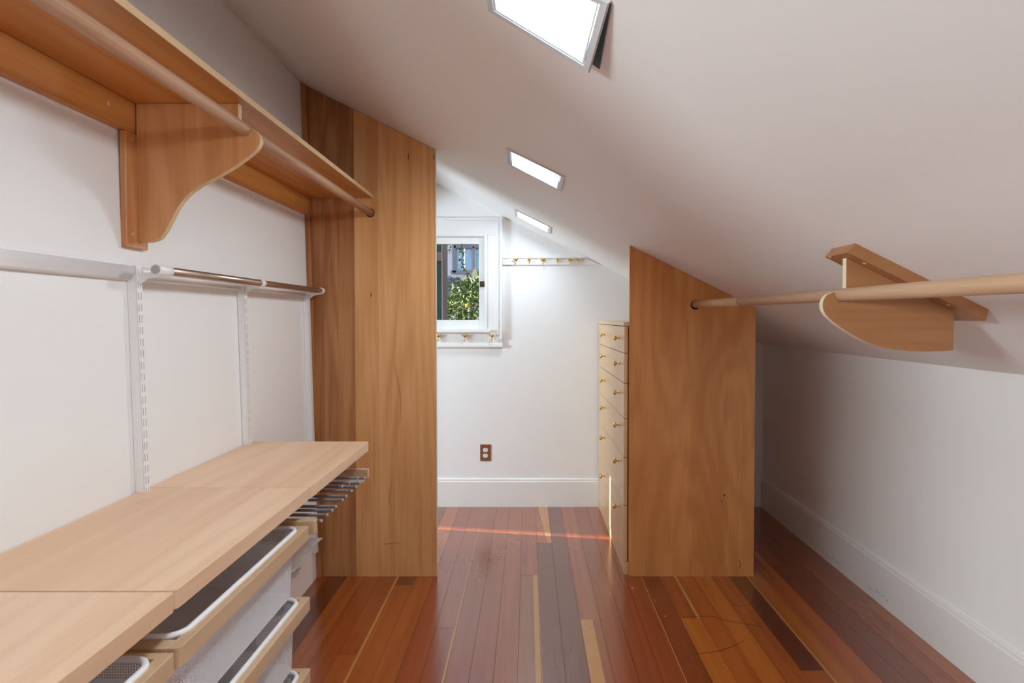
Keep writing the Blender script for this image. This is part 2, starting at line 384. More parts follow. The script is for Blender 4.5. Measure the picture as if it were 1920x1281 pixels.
for (x, y, r) in ((.505, 2.749, .005), (.573, 2.727, .003), (.585, 2.618, .0025), (.598, 2.486, .003)):
    bm = bm_new(); prism(bm, [(x - r * 1.6, y - r * .3), (x - r * .2, y - r * .6), (x + r * 1.5, y + r * .1), (x + r * .3, y + r * .6)], .0004, .0016, 'Z'); obj('wood_chip', bm, 'chip', floor)

# ---- window in the end wall
win = thing('window_1', (-.6, Y2, 1.105), 'small white framed window with brass hooks on its apron', 'window', kind='structure')
CX0, CX1, CZ1 = -1.03, -.18, 1.992
def casing(name, x0, x1, z0, z1): return obj(name, box(bm_new(), x0, x1, Y2 - .022, Y2, z0, z1, .003), 'trim', win)
casing('side_casing', WX1, CX1, 1.105, CZ1 - .118); casing('side_casing', CX0, WX0, 1.105, CZ1 - .118)
obj('head_casing', prism(bm_new(), [(CX0, CZ1 - .118), (CX1, CZ1 - .118), (CX1, CZ1), (CX0, CZ1)], Y2 - .022, Y2, 'Y'), 'trim', win)
# raised back band round the casing, and inner bead
bm = bm_new(); box(bm, CX1 - .020, CX1, Y2 - .034, Y2 - .021, 1.16, CZ1, .003); box(bm, CX1 - .040, CX1 - .026, Y2 - .028, Y2 - .021, 1.19, CZ1 - .03, .003); obj('back_band', bm, 'trim', win)
bm = bm_new(); box(bm, CX0, CX1 - .020, Y2 - .034, Y2 - .021, CZ1 - .020, CZ1, .003); obj('back_band', bm, 'trim', win)
bm = bm_new(); box(bm, WX1 - .001, WX1 + .014, Y2 - .028, Y2 - .021, 1.226, WZ1 + .014, .003); box(bm, WX0, WX1, Y2 - .028, Y2 - .021, WZ1, WZ1 + .014, .003); obj('inner_bead', bm, 'trim', win)
bm = bm_new(); box(bm, WX1 - .002, WX1, Y2 - .02, Y2 + .12, WZ0, WZ1); box(bm, WX0, WX0 + .002, Y2 - .02, Y2 + .12, WZ0, WZ1); box(bm, WX0, WX1, Y2 - .02, Y2 + .12, WZ1 - .002, WZ1); box(bm, WX0, WX1, Y2 - .02, Y2 + .12, WZ0, WZ0 + .002); obj('jamb', bm, 'trim', win)
obj('stool', box(bm_new(), CX0 + .07, -.262, Y2 - .055, Y2, 1.207, 1.226, .004), 'trim', win)
apron = obj('apron', box(bm_new(), CX0, CX1, Y2 - .020, Y2, 1.105, 1.207, .003), 'trim', win)
obj('apron_ledge', box(bm_new(), CX0, CX1 + .003, Y2 - .030, Y2 - .018, 1.105, 1.128, .004), 'trim', win)
# sash
GX0, GX1, GZ0, GZ1 = -.872, -.343, 1.293, 1.817
sash = obj('sash', box(bm_new(), GX1, WX1 - .003, Y2 + .012, Y2 + .045, WZ0 + .002, WZ1 - .003, .003), 'trim', win)
for a in ((WX0 + .003, GX0, WZ0 + .002, WZ1 - .003), (GX0, GX1, WZ0 + .002, GZ0), (GX0, GX1, GZ1, WZ1 - .003)):
    obj('sash_rail', box(bm_new(), a[0], a[1], Y2 + .012, Y2 + .045, a[2], a[3], .003), 'trim', win)
obj('pane', box(bm_new(), GX0 - .004, GX1 + .004, Y2 + .027, Y2 + .030, GZ0 - .004, GZ1 + .004), 'glass', win)
lt = obj('latch', box(bm_new(), -.338, -.303, Y2 + .004, Y2 + .013, 1.520, 1.560, .002), 'bronze', win)
obj('latch_lever', box(bm_new(), -.330, -.312, Y2 - .012, Y2 + .006, 1.534, 1.546, .003), 'bronze', lt)

# ---- double coat hook, brass
def make_hook(x, y, z, parent, small=False):
    k = .62 if small else 1.0
    bm = bm_new()
    lathe(bm, [(0, .011 * k), (.002, .011 * k), (.004, .007 * k)], (x, y, z), (0, -1, 0), 14)
    tube(bm, [(x, y - .002, z), (x, y - .016 * k, z - .002), (x, y - .026 * k, z - .012 * k), (x, y - .030 * k, z - .020 * k)], .0032, 8)
    lathe(bm, [(0, .003), (.003, .006), (.008, .0085), (.013, .006), (.015, 0)], (x, y - .018 * k, z + .002), (0, -.75, .65), 12)
    tube(bm, [(x, y - .010, z - .004), (x, y - .013, z - .022 * k), (x, y - .024 * k, z - .034 * k), (x, y - .034 * k, z - .028 * k)], .0028, 8)
    for s in (-1, 1):
        tube(bm, [(x, y - .012, z), (x + s * .010 * k, y - .018, z + .003), (x + s * .016 * k, y - .026, z + .010)], [.0035, .0035, .005], 8)
    return obj('hook', bm, 'brass', parent)
for hx in (-.619, -.439, -.251): make_hook(hx, Y2 - .020, 1.183, apron)

# unseen slot window, added so a thin sun streak reaches the closet floor
w2 = thing('added_window', (RX0 - .05, 4.05, SZ0), 'unseen slot window added in the bedroom wall to shape the sun streak', 'window', kind='structure')
for z0, z1 in ((SZ0, SZ0 + .02), (SZ1 - .02, SZ1)): obj('frame_rail', box(bm_new(), RX0 - .07, RX0 - .03, SY0, SY1, z0, z1), 'trim', w2)
for y0, y1 in ((SY0, SY0 + .020), (SY0 + .050, SY0 + .058), (SY0 + .070, SY1)): obj('frame_stile', box(bm_new(), RX0 - .07, RX0 - .05, y0, y1, SZ0 + .02, SZ1 - .02), 'trim', w2)
obj('pane', box(bm_new(), RX0 - .045, RX0 - .043, SY0, SY1, SZ0 + .02, SZ1 - .02), 'glass', w2)

# ================================================================ PARTITION PANELS
pl = thing('closet_divider', (-.78, Y1, 0), 'tall amber maple partition panel beside the window', 'divider')
def lpanel(x0, x1, y0, y1, mat, name, leftlean=False):
    bm = bm_new(); e = .002
    zt0, zt1 = ceil_z(x0) - e, ceil_z(x1) - e
    if leftlean: pts = [(wall_x(0) + .001, 0), (x1, 0), (x1, ceil_z(x1) - e), (wall_x(2.44) + .001, ceil_z(wall_x(2.44)) - e)]
    else: pts = [(x0, 0), (x1, 0), (x1, zt1), (x0, zt0)]
    prism(bm, pts, y0, y1, 'Y'); return obj(name, bm, mat, pl)
lpanel(-1.1, -1.035, Y1, Y1 + .019, 'panel_dark', 'board', True)
lpanel(-1.0345, -.955, Y1, Y1 + .019, 'panel_dark', 'board')
lpanel(-.9545, -.872, Y1, Y1 + .019, 'panel_dark', 'board')
lpanel(-.8715, -.755, Y1, Y1 + .019, 'panel', 'board')
lpanel(-.7545, -.466, Y1, Y1 + .019, 'panel', 'board')
tag(lpanel(-.4658, -.4635, Y1, Y1 + .019, 'endgrain', 'edge_band'), 'pale edge banding')
bm = bm_new(); prism(bm, [(wall_x(0) + .001, 0), (wall_x(0) + .022, 0), (wall_x(2.44) + .024, ceil_z(wall_x(2.44) + .024) - .002), (wall_x(2.44) + .001, ceil_z(wall_x(2.44)) - .002)], Y1 - .018, Y1 - .0005, 'Y')
obj('scribe_strip', bm, 'panel_dark', pl)
def slot(x, z, hgt, parent): obj('nail_slot', box(bm_new(), x - .0016, x + .0016, Y1 - .0006, Y1 + .002, z, z + hgt), 'dark', parent)
slot(-.789, 1.412, .022, pl); slot(-.600, 2.095, .030, pl); slot(-.473, 2.095, .028, pl)
bm = bm_new(); lathe(bm, [(0, .0215), (.0012, .0215)], (-.791, Y1, 1.832), (0, -1, 0), 24); obj('rod_socket', bm, 'dark', pl)

prr = thing('closet_divider', (.82, Y1, 0), 'birch veneer partition panel standing against the chest of drawers', 'divider')
bm = bm_new(); e = .002
prism(bm, [(.506, 0), (1.138, 0), (1.138, ceil_z(1.138) - e), (.506, ceil_z(.506) - e)], Y1, Y1 + .019, 'Y'); obj('board', bm, 'birch', prr)
bm = bm_new(); lathe(bm, [(0, .0225), (.0012, .0225)], (.834, Y1, 1.372), (0, -1, 0), 24); obj('rod_socket', bm, 'dark', prr)
for (x, z, r) in ((.988, .413, .0045), (.975, .381, .0035), (1.07, .045, .0035)):
    bm = bm_new(); lathe(bm, [(0, r), (.0006, r * .8)], (x, Y1, z), (0, -1, 0), 10); obj('knot', bm, 'dark', prr)
bm = bm_new(); tube(bm, [(1.062, Y1 - .0004, .085), (1.068, Y1 - .0004, .068), (1.074, Y1 - .0004, .060), (1.071, Y1 - .0004, .046)], [.0006, .0012, .0018, .0008], 6); obj('knot', bm, 'dark', prr)

# mineral streaks in the veneer: thin slivers of darker wood
M['streak'] = plain('brown_mineral_streak', (.47, .215, .08), .45)
def smooth_pts(pts, n=6):
    out = []
    for i in range(len(pts) - 1):
        p0 = pts[max(i - 1, 0)]; p1 = pts[i]; p2 = pts[i + 1]; p3 = pts[min(i + 2, len(pts) - 1)]
        for k in range(n):
            t = k / n
            out.append(tuple(.5 * ((2 * p1[j]) + (-p0[j] + p2[j]) * t + (2 * p0[j] - 5 * p1[j] + 4 * p2[j] - p3[j]) * t * t + (-p0[j] + 3 * p1[j] - 3 * p2[j] + p3[j]) * t ** 3) for j in (0, 1)))
    out.append(pts[-1]); return out
def streak(pts, w, parent):
    pts = smooth_pts(pts, 4); n = len(pts) - 1; bm = bm_new(); A = []; B = []
    for i, (x, z) in enumerate(pts):
        a = pts[min(i + 1, n)]; b = pts[max(i - 1, 0)]; dx, dz = a[0] - b[0], a[1] - b[1]; l = math.hypot(dx, dz)
        r = w * math.sin(math.pi * (.04 + .92 * i / n)); ox, oz = -dz / l * r, dx / l * r
        A.append(bm.verts.new((x + ox, Y1 - .0003, z + oz))); B.append(bm.verts.new((x - ox, Y1 - .0003, z - oz)))
    fs = [bm.faces.new((A[i], A[i + 1], B[i + 1], B[i])) for i in range(n)]
    r_ = bmesh.ops.extrude_face_region(bm, geom=fs)
    for v in [v for v in r_['geom'] if isinstance(v, bmesh.types.BMVert)]: v.co.y += .0012
    bmesh.ops.recalc_face_normals(bm, faces=bm.faces[:]); obj('mineral_streak', bm, 'streak', parent)
streak([(-.91, 1.623), (-.93, 1.551), (-.944, 1.405), (-.955, 1.298)], .0028, pl); streak([(-.961, 1.244), (-.94, 1.228), (-.90, 1.207)], .0022, pl)
streak([(-.681, 1.097), (-.665, 1.03), (-.65, .949), (-.645, .869), (-.65, .761)], .0030, pl); streak([(-.689, .491), (-.703, .396), (-.693, .342)], .0022, pl)
streak([(-.742, .163), (-.691, .168), (-.632, .171)], .0022, pl); streak([(-.968, 1.724), (-.99, 1.645), (-1.005, 1.511)], .0022, pl)
streak([(.796, 1.311), (.794, 1.244), (.794, 1.151)], .0022, prr); streak([(.983, .909), (.989, .815), (.979, .761)], .0030, prr); streak([(1.055, .599), (1.061, .545), (1.054, .478)], .0022, prr)

# ================================================================ CHEST OF DRAWERS
ch = thing('chest_of_drawers', (.80, 3.4, 0), 'maple chest of drawers with brass knobs against the end wall', 'chest')
CF = .483
obj('carcass', box(bm_new(), CF + .024, 1.12, Y1 + .021, Y2 - .018, .0, 1.267), 'birch', ch)
obj('top_board', box(bm_new(), CF - .003, 1.125, Y1 + .021, Y2 - .002, 1.268, 1.288, .001), 'chest', ch)
obj('stile', box(bm_new(), CF, CF + .0235, 3.878, Y2 - .018, 0, 1.2675), 'chest', ch)
obj('plinth', box(bm_new(), CF + .003, CF + .0235, Y1 + .021, 3.877, 0, .061), 'chest', ch)
ze = [1.266, 1.129, .976, .797, .598, .353, .063]
for a, b in zip(ze, ze[1:]):
    d = obj('drawer', box(bm_new(), CF, CF + .019, Y1 + .024, 3.876, b + .0015, a - .0015, .001, 1), 'chest', ch)
    zk = {1.266: 1.202, 1.129: 1.066, .976: .911, .797: .738, .598: .546, .353: .302}[a]
    for yk in (3.625, 3.045):
        bm = bm_new()
        lathe(bm, [(0, .0075), (.002, .0075), (.004, .0045), (.014, .004), (.017, .0075), (.020, .0125), (.026, .0155), (.031, .0125), (.034, .006), (.0345, 0)], (CF, yk, zk), (-1, 0, 0), 18)
        obj('knob', bm, 'brass', d)

# ================================================================ OVERHEAD SHELF (left)
sh = thing('wall_shelf', (-.95, 1.6, 1.50), 'amber maple overhead shelf with a curved bracket high on the left wall', 'shelf')
SF = -.779
obj('shelf_board', box(bm_new(), wall_x(1.91) + .001, SF, .40, Y1 - .0005, 1.9055, 1.9235, .0012, 1), 'shelfwood', sh)
bm = bm_new(); box(bm, SF - .001, SF + .0012, .40, Y1 - .001, 1.9058, 1.9232); tag(obj('front_edge', bm, 'rodwood3', sh), 'pale front edge strip')
led = obj('ledger', box(bm_new(), wall_x(1.86) + .001, -1.094, .40, Y1 - .019, 1.819, 1.905, .0012, 1), 'shelfwood', sh)
for yk, zk in ((1.505, 1.868), (2.05, 1.862), (2.68, 1.858), (.9, 1.862)):
    bm = bm_new(); lathe(bm, [(0, .0065), (.0012, .006), (.0022, .003)], (-1.0945, yk, zk), (1, 0, 0), 12); obj('plug', bm, 'plug', led)
cl = obj('cleat', box(bm_new(), wall_x(1.6) + .001, -1.090, 1.560, 1.648, 1.502, 1.818, .002, 1), 'bracketwood', sh)
for zk in (1.800, 1.540):
    bm = bm_new(); lathe(bm, [(0, .0065), (.0012, .006), (.0022, .003)], (-1.0905, 1.585, zk), (1, 0, 0), 12); obj('plug', bm, 'plug', cl)
rc = (-.790, 1.833); rr = .0185
poly = [(-1.0895, 1.9045), (-.806, 1.9045), (-.806, rc[1] + math.sqrt(rr ** 2 - .016 ** 2))]
for a in range(160, 361, 20): poly.append((rc[0] + rr * math.cos(R(a)), rc[1] + rr * math.sin(R(a))))
poly += smooth_pts([(-.764, 1.833), (-.750, 1.818), (-.746, 1.800), (-.754, 1.782), (-.771, 1.765), (-.812, 1.735), (-.860, 1.706), (-.908, 1.681), (-.945, 1.656), (-.975, 1.622), (-.998, 1.580), (-1.014, 1.551), (-1.032, 1.530), (-1.058, 1.521), (-1.0895, 1.521)], 4)
br = obj('bracket', prism(bm_new(), poly, 1.604, 1.622, 'Y', 0, 1), ['bracketwood', 'rodwood3'], sh)
# dowel
bm = bm_new(); tube(bm, [(rc[0], y, rc[1] + (1.832 - 1.833) * y / 3) for y in (.40, .8, 1.5, 2.2, Y1 - .0015)], .0175, 24)
tag(obj('closet_rod', bm, 'rodwood'), 'thick rosy wooden closet rod under the overhead shelf', 'closet rod')

# ================================================================ STEEL TRACK SYSTEM
ht = thing('hang_track', (-1.09, 1.6, 1.41), 'white steel hang track running along the left wall', 'track')
obj('rail', lean(box(bm_new(), .001, .006, .42, 2.845, 1.4120, 1.4605, .0015, 1)), 'steel_white', ht)
def cover(y0, y1):
    pr_ = [(.0062, 1.4135), (.014, 1.4135), (.0185, 1.416), (.0195, 1.420), (.0195, 1.4245), (.0225, 1.430), (.0235, 1.4375), (.0215, 1.446), (.017, 1.4515), (.0062, 1.4535)]
    bm = lean(prism(bm_new(), pr_, y0, y1, 'Y'))
    for f in bm.faces:
        if abs(f.normal.y) < .5: f.smooth = True
    return obj('track_cover', bm, 'steel_white', ht)
cover(.42, 1.5725); cover(1.611, 2.166); cover(2.201, 2.798)

def upright(y, label):
    t = thing('shelf_upright', (-1.08, y, .15), label, 'upright', 'slotted uprights on the left wall')
    bm = bm_new(); W, D = .022, .027; z0, z1 = .15, 1.4525
    box(bm, .001, D - .001, y, y + .0015, z0, z1); box(bm, .001, D - .001, y + W - .0015, y + W, z0, z1)   # channel sides
    obj('channel', lean(bm), 'steel_white', t)
    bm = bm_new()
    ys = [0, .0045, .0072, .0148, .0175, W]
    for i in (0, 2, 4): box(bm, D - .0015, D, y + ys[i], y + ys[i + 1], z0, z1)
    zs = z0; pitch, gap = .0320, .0115
    n = int((z1 - z0) / pitch)
    for i in (1, 3):
        z = z1
        box(bm, D - .0015, D, y + ys[i], y + ys[i + 1], z - .009, z); z -= .009
        while z - pitch > z0:
            box(bm, D - .0015, D, y + ys[i], y + ys[i + 1], z - pitch, z - pitch + gap); z -= pitch
        box(bm, D - .0015, D, y + ys[i], y + ys[i + 1], z0, z - pitch + gap if z - pitch + gap > z0 else z)
    tag(obj('slotted_face', lean(bm), 'steel_white', t), 'slotted front face')
    bm = bm_new(); box(bm, .0015, .003, y + .002, y + W - .002, z0, z1); obj('back_web', lean(bm), 'greycap', t)
    return t
upright(1.5765, 'white slotted upright under the curved bracket, nearest of three')
upright(2.170, 'white slotted upright halfway along the metal rail, middle of three')
upright(2.802, 'white slotted upright beside the amber panel, farthest of three')

hr = thing('hanging_rail', (-1.02, 2.2, 1.425), 'bronze-toned metal hanging rail with white collars above the counter', 'rail')
RX, RZ = -1.021, 1.441
bm = bm_new(); tube(bm, [(RX, 1.60, RZ), (RX, 2.826, RZ)], .0125, 24); obj('tube', bm, 'nickel', hr)
for (a, b) in ((1.572, 1.632), (2.176, 2.204), (2.812, 2.836)):
    bm = bm_new(); lathe(bm, [(0, .0145), (.002, .0160), (b - a - .002, .0160), (b - a, .0145)], (RX, a, RZ), (0, 1, 0), 24); c = obj('collar', bm, 'steel_white', hr)
    ya = (1.5765 if a < 1.6 else 2.170 if a < 2.5 else 2.802) + .011
    bm = bm_new(); prism(bm, [(wall_x(1.42) + .0275, 1.432), (wall_x(1.42) + .0275, 1.400), (RX - .03, 1.418), (RX + .002, 1.424), (RX + .002, 1.436)], ya - .002, ya + .002, 'Y'); obj('bracket_arm', bm, 'steel_white', c)
bm = bm_new(); lathe(bm, [(0, .0125), (.001, .0125)], (RX, 1.572, RZ), (0, -1, 0), 20); obj('end_cap', bm, 'greycap', hr)

# ================================================================ COUNTERTOPS
def slab(y0, y1, label):
    bm = bm_new()
    pts = []; x0, x1, r = wall_x(.82) + .0015, -.627, .012
    pts += [(x0, y0)]
    for a in range(-90, 1, 15): pts.append((x1 - r + r * math.cos(R(a)), y0 + r + r * math.sin(R(a))))
    for a in range(0, 91, 15): pts.append((x1 - r * .4 + r * .4 * math.cos(R(a)), y1 - r * .4 + r * .4 * math.sin(R(a))))
    pts += [(x0, y1)]
    prism(bm, pts, .7885, .825, 'Z')
    es = [e for e in bm.edges if all(abs(v.co.z - .825) < 1e-5 for v in e.verts) or all(abs(v.co.z - .7885) < 1e-5 for v in e.verts)]
    bmesh.ops.bevel(bm, geom=es, offset=.0018, segments=2, profile=.5, affect='EDGES')
    # notch clearance for uprights is behind the slab
    return tag(obj('countertop', bm, 'top'), label, 'countertop', 'pale maple countertop slabs on the left')
slab(.392, 1.0042, 'pale maple countertop slab in the near lower left corner')
slab(1.0085, 1.6238, 'pale maple countertop slab over the middle mesh drawers')
slab(1.6280, 2.2350, 'pale maple countertop slab over the trouser rack')

# ================================================================ MESH DRAWERS
def round_rect(x0, x1, y0, y1, r, n=6):
    pts = []
    for cx, cy, a0 in ((x1 - r, y1 - r, 0), (x0 + r, y1 - r, 90), (x0 + r, y0 + r, 180), (x1 - r, y0 + r, 270)):
        for k in range(n + 1): pts.append((cx + r * math.cos(R(a0 + 90 * k / n)), cy + r * math.sin(R(a0 + 90 * k / n))))
    return pts
def mesh_drawer(y0, y1, ztop, label):
    t = thing('mesh_drawer', (-.84, (y0 + y1) / 2, ztop - .19), label, 'drawer', 'wood-fronted mesh drawers under the countertop')
    FX = -.624; BX = -1.045; H = .037
    # front rail with rounded near corner
    pts = [(FX - .024, y0 + .0)]
    r = .012
    for a in range(-90, 1, 15): pts.append((FX - r + r * math.cos(R(a)), y0 + r + r * math.sin(R(a))))
    for a in range(0, 91, 30): pts.append((FX - .004 + .004 * math.cos(R(a)), y1 - .004 + .004 * math.sin(R(a))))
    pts.append((FX - .024, y1))
    bm = prism(bm_new(), pts, ztop - H, ztop, 'Z')
    es = [e for e in bm.edges if all(abs(v.co.z - ztop) < 1e-5 for v in e.verts)]
    bmesh.ops.bevel(bm, geom=es, offset=.0015, segments=2, profile=.5, affect='EDGES')
    obj('front_rail', bm, 'drawerwood', t)
    obj('side_rail', box(bm_new(), BX, FX - .0243, y0, y0 + .030, ztop - H, ztop - .0005, .0008, 1), 'drawerwood_x', t)
    obj('side_rail', box(bm_new(), BX, FX - .0243, y1 - .018, y1, ztop - H, ztop - .0005, .0008, 1), 'drawerwood_x', t)
    # steel rim
    rx0, rx1, ry0, ry1 = BX + .01, FX - .0215, y0 + .036, y1 - .0215
    zr = ztop + .0005
    loop = [(x, y, zr) for x, y in round_rect(rx0, rx1, ry0, ry1, .034, 7)]
    obj('rim', tube(bm_new(), loop, .0062, 10, closed=True), 'steel_white', t)
    # basket walls, tapering to the floor of the basket
    top = round_rect(rx0, rx1 - .004, ry0 + .004, ry1 - .004, .030, 5); dep = .178
    bot = round_rect(rx0 + .012, rx1 - .012, ry0 + .014, ry1 - .010, .026, 5)
    bm = bm_new()
    A = [bm.verts.new((x, y, zr)) for x, y in top]; B = [bm.verts.new((x, y, zr - dep)) for x, y in bot]
    for i in range(len(A)):
        f = bm.faces.new((A[i], B[i], B[(i + 1) % len(A)], A[(i + 1) % len(A)])); f.smooth = True
    obj('basket_wall', bm, 'mesh', t)
    bm = bm_new(); bm.faces.new([bm.verts.new((x, y, zr - dep)) for x, y in bot]); r_ = bmesh.ops.extrude_face_region(bm, geom=bm.faces[:])
    for v in [v for v in r_['geom'] if isinstance(v, bmesh.types.BMVert)]: v.co.z -= .0012
    obj('basket_floor', bm, 'steel_white', t)
    for ya in (y0 + .002, y1 - .012): obj('runner', box(bm_new(), BX, FX - .03, ya, ya + .010, ztop - H - .012, ztop - H - .0003), 'steel_white', t)
    return t
mesh_drawer(.400, .9985, .7195, 'wood-fronted mesh drawer cut by the lower edge, under the nearest slab')
mesh_drawer(1.012, 1.6175, .7185, 'top wood-fronted mesh drawer of the middle stack, pulled slightly open')
mesh_drawer(1.012, 1.6215, .5130, 'middle wood-fronted mesh drawer of the stack, below the open one')
mesh_drawer(1.012, 1.6215, .3060, 'lowest wood-fronted mesh drawer, only its rail corner above the edge')

# ================================================================ TROUSER RACK
tr_ = thing('trouser_rack', (-.84, 1.93, .675), 'pull-out trouser rack with grey rods under the far countertop', 'rack')
obj('side_rail', box(bm_new(), -1.045, -.6135, 1.6265, 1.651, .689, .728, .0015, 1), 'drawerwood_x', tr_)
obj('side_rail', box(bm_new(), -1.045, -.6215, 2.203, 2.2255, .688, .7225, .0015, 1), 'drawerwood_x', tr_)
obj('back_rail', box(bm_new(), -1.045, -1.025, 1.6515, 2.2025, .688, .722, .0015, 1), 'drawerwood', tr_)
obj('runner', box(bm_new(), -1.045, -.640, 1.633, 1.649, .672, .6888, .001, 1), 'steel_white', tr_)
obj('runner', box(bm_new(), -1.045, -.640, 2.205, 2.222, .672, .6878, .001, 1), 'steel_white', tr_)
for i, yy in enumerate((2.163, 2.100, 2.053, 2.003, 1.943, 1.903, 1.838, 1.802, 1.758, 1.707)):
    bm = bm_new(); tube(bm, [(-1.0248, yy, .700), (-.627, yy, .700)], .0048, 12); rd = obj('rack_rod', bm, 'greymetal', tr_)
    bm = bm_new(); lathe(bm, [(0, .0052), (.006, .0052), (.0085, .003)], (-.6268, yy, .700), (1, 0, 0), 12); obj('rod_tip', bm, 'greycap', rd)
    xr = -.648 - (.012 * (i % 3)) if i < 3 else -.74 - .02 * (i % 4)
    bm = bm_new(); lathe(bm, [(0, .0062), (.0025, .0062)], (xr, yy, .700), (1, 0, 0), 12); obj('stop_ring', bm, 'clear', rd)

# ================================================================ CANVAS HAMPER
hp = thing('laundry_hamper', (-.93, 1.9, .315), 'cream canvas hamper with a wavy lid under the trouser rack', 'hamper')
bm = bm_new()
for (x0, x1, y0, y1) in ((-.812, -.808, 1.68, 2.125), (-1.04, -1.036, 1.68, 2.125), (-1.036, -.812, 1.68, 1.684), (-1.036, -.812, 2.121, 2.125)): box(bm, x0, x1, y0, y1, .318, .447)
box(bm, -1.036, -.812, 1.684, 2.121, .318, .322); obj('body', bm, 'fabric', hp)
bm = bm_new(); n = 26; T = []; Bt = []
for i in range(n + 1):
    y = 1.68 + (2.185 - 1.68) * i / n
    w = .017 * math.sin((y - 1.68) * 2 * math.pi / .27 + 1.2)
    for lst, dz in ((T, .0035), (Bt, 0)):
        lst.append([bm.verts.new((x + (w if k == 3 else w * .4 if k == 2 else 0), y, .452 + dz + (.006 * math.sin(y * 23 + .4) + .006 * max(0, (y - 2.05) / .13) if k > 1 else 0))) for k, x in enumerate((-1.04, -.93, -.83, -.797))])
for i in range(n):
    for k in range(3):
        bm.faces.new((T[i][k], T[i][k + 1], T[i + 1][k + 1], T[i + 1][k])); bm.faces.new((Bt[i][k], Bt[i + 1][k], Bt[i + 1][k + 1], Bt[i][k + 1]))
    bm.faces.new((T[i][3], Bt[i][3], Bt[i + 1][3], T[i + 1][3])); bm.faces.new((T[i][0], T[i + 1][0], Bt[i + 1][0], Bt[i][0]))
for i in (0, n):
    for k in range(3): bm.faces.new((T[i][k], Bt[i][k], Bt[i][k + 1], T[i][k + 1]))
bmesh.ops.recalc_face_normals(bm, faces=bm.faces[:])
for f in bm.faces: f.smooth = False
tag(obj('lid', bm, 'fabric', hp), 'wavy canvas lid')
for ya in (1.70, 2.09): obj('hanger_strap', box(bm_new(), -1.0445, -1.041, ya, ya + .02, .33, .6685), 'steel_white', hp)

# ================================================================ RIGHT ROD AND ITS BRACKET
RRX, RRZ = .834, 1.370
rt = thing('closet_rod', (RRX, 1.2, 1.35), 'tan wooden closet rod running beneath the slope on the right', 'closet rod')
bm = bm_new(); tube(bm, [(RRX, y, RRZ - .006 + .004 * y) for y in (-.6, .4, 1.2, 2.262)], .0175, 24); obj('dowel', bm, 'rodwood2', rt)
bm = bm_new(); tube(bm, [(RRX, y, RRZ - .006 + .004 * y) for y in (2.2625, Y1 - .0015)], .0175, 24); tag(obj('end_piece', bm, 'rodwood3', rt), 'paler spliced end piece')
rb = thing('rod_bracket', (1.0, 1.55, 1.21), 'curved maple rod bracket screwed to the sloping ceiling', 'bracket')
PYR = 1.530
sa = math.atan(.492); S_ = Vector((math.cos(sa), 0, -math.sin(sa))); Nn = Vector((-math.sin(sa), 0, -math.cos(sa)))
def slope_box(bm, x0, x1, y0, y1, n0, n1, cham=0.0):
    """box lying along the ceiling slope; n = distance below it"""
    P = Vector((0, 0, ceil_z(0)))
    s0, s1 = x0 / math.cos(sa), x1 / math.cos(sa)
    pts = [(s0, n0), (s1, n0), (s1 - cham, n1), (s0 + cham, n1)]
    A = [bm.verts.new(P + S_ * s + Nn * n + Vector((0, y0, 0))) for s, n in pts]; B = [bm.verts.new(P + S_ * s + Nn * n + Vector((0, y1, 0))) for s, n in pts]
    fs = [bm.faces.new(A), bm.faces.new(B[::-1])] + [bm.faces.new((A[i], B[i], B[(i + 1) % 4], A[(i + 1) % 4])) for i in range(4)]
    bmesh.ops.recalc_face_normals(bm, faces=fs); return bm
mb = obj('mount_board', slope_box(bm_new(), .846, 1.196, 1.490, 1.605, .0005, .030, -.006), 'bracketwood_x', rb)
for xk, yk in ((.895, 1.508), (1.115, 1.508), (.845, 1.585)):
    P = Vector((0, 0, ceil_z(0))) + S_ * (xk / math.cos(sa)) + Nn * .0298 + Vector((0, yk, 0))
    bm = bm_new(); lathe(bm, [(0, .006), (.0015, .0055), (.0022, .002)], P, Nn, 12); obj('plug', bm, 'plug', mb)
rzb = RRZ; hole = .0188
def under(x): return ceil_z(x) - .030 / math.cos(sa) - .0008
poly = [(.846, under(.846)), (1.1345, under(1.1345)), (1.1345, 1.2225)]
poly += smooth_pts([(1.110, 1.2205), (1.06, 1.2188), (1.008, 1.2205), (.968, 1.2258), (.93, 1.2345), (.895, 1.248), (.868, 1.2620), (.840, 1.279), (.815, 1.2970), (.797, 1.313), (.787, 1.3280), (.7838, 1.344), (.788, 1.360), (.797, 1.3705), (.812, 1.3770)], 4)
for a in range(165, 420, 20): poly.append((RRX + hole * math.cos(R(a)), rzb + hole * math.sin(R(a))))
poly += [(.846, rzb + hole)]
obj('plate', prism(bm_new(), poly, PYR, PYR + .018, 'Y', 0, 1), ['bracketwood_x', 'endgrain'], rb)

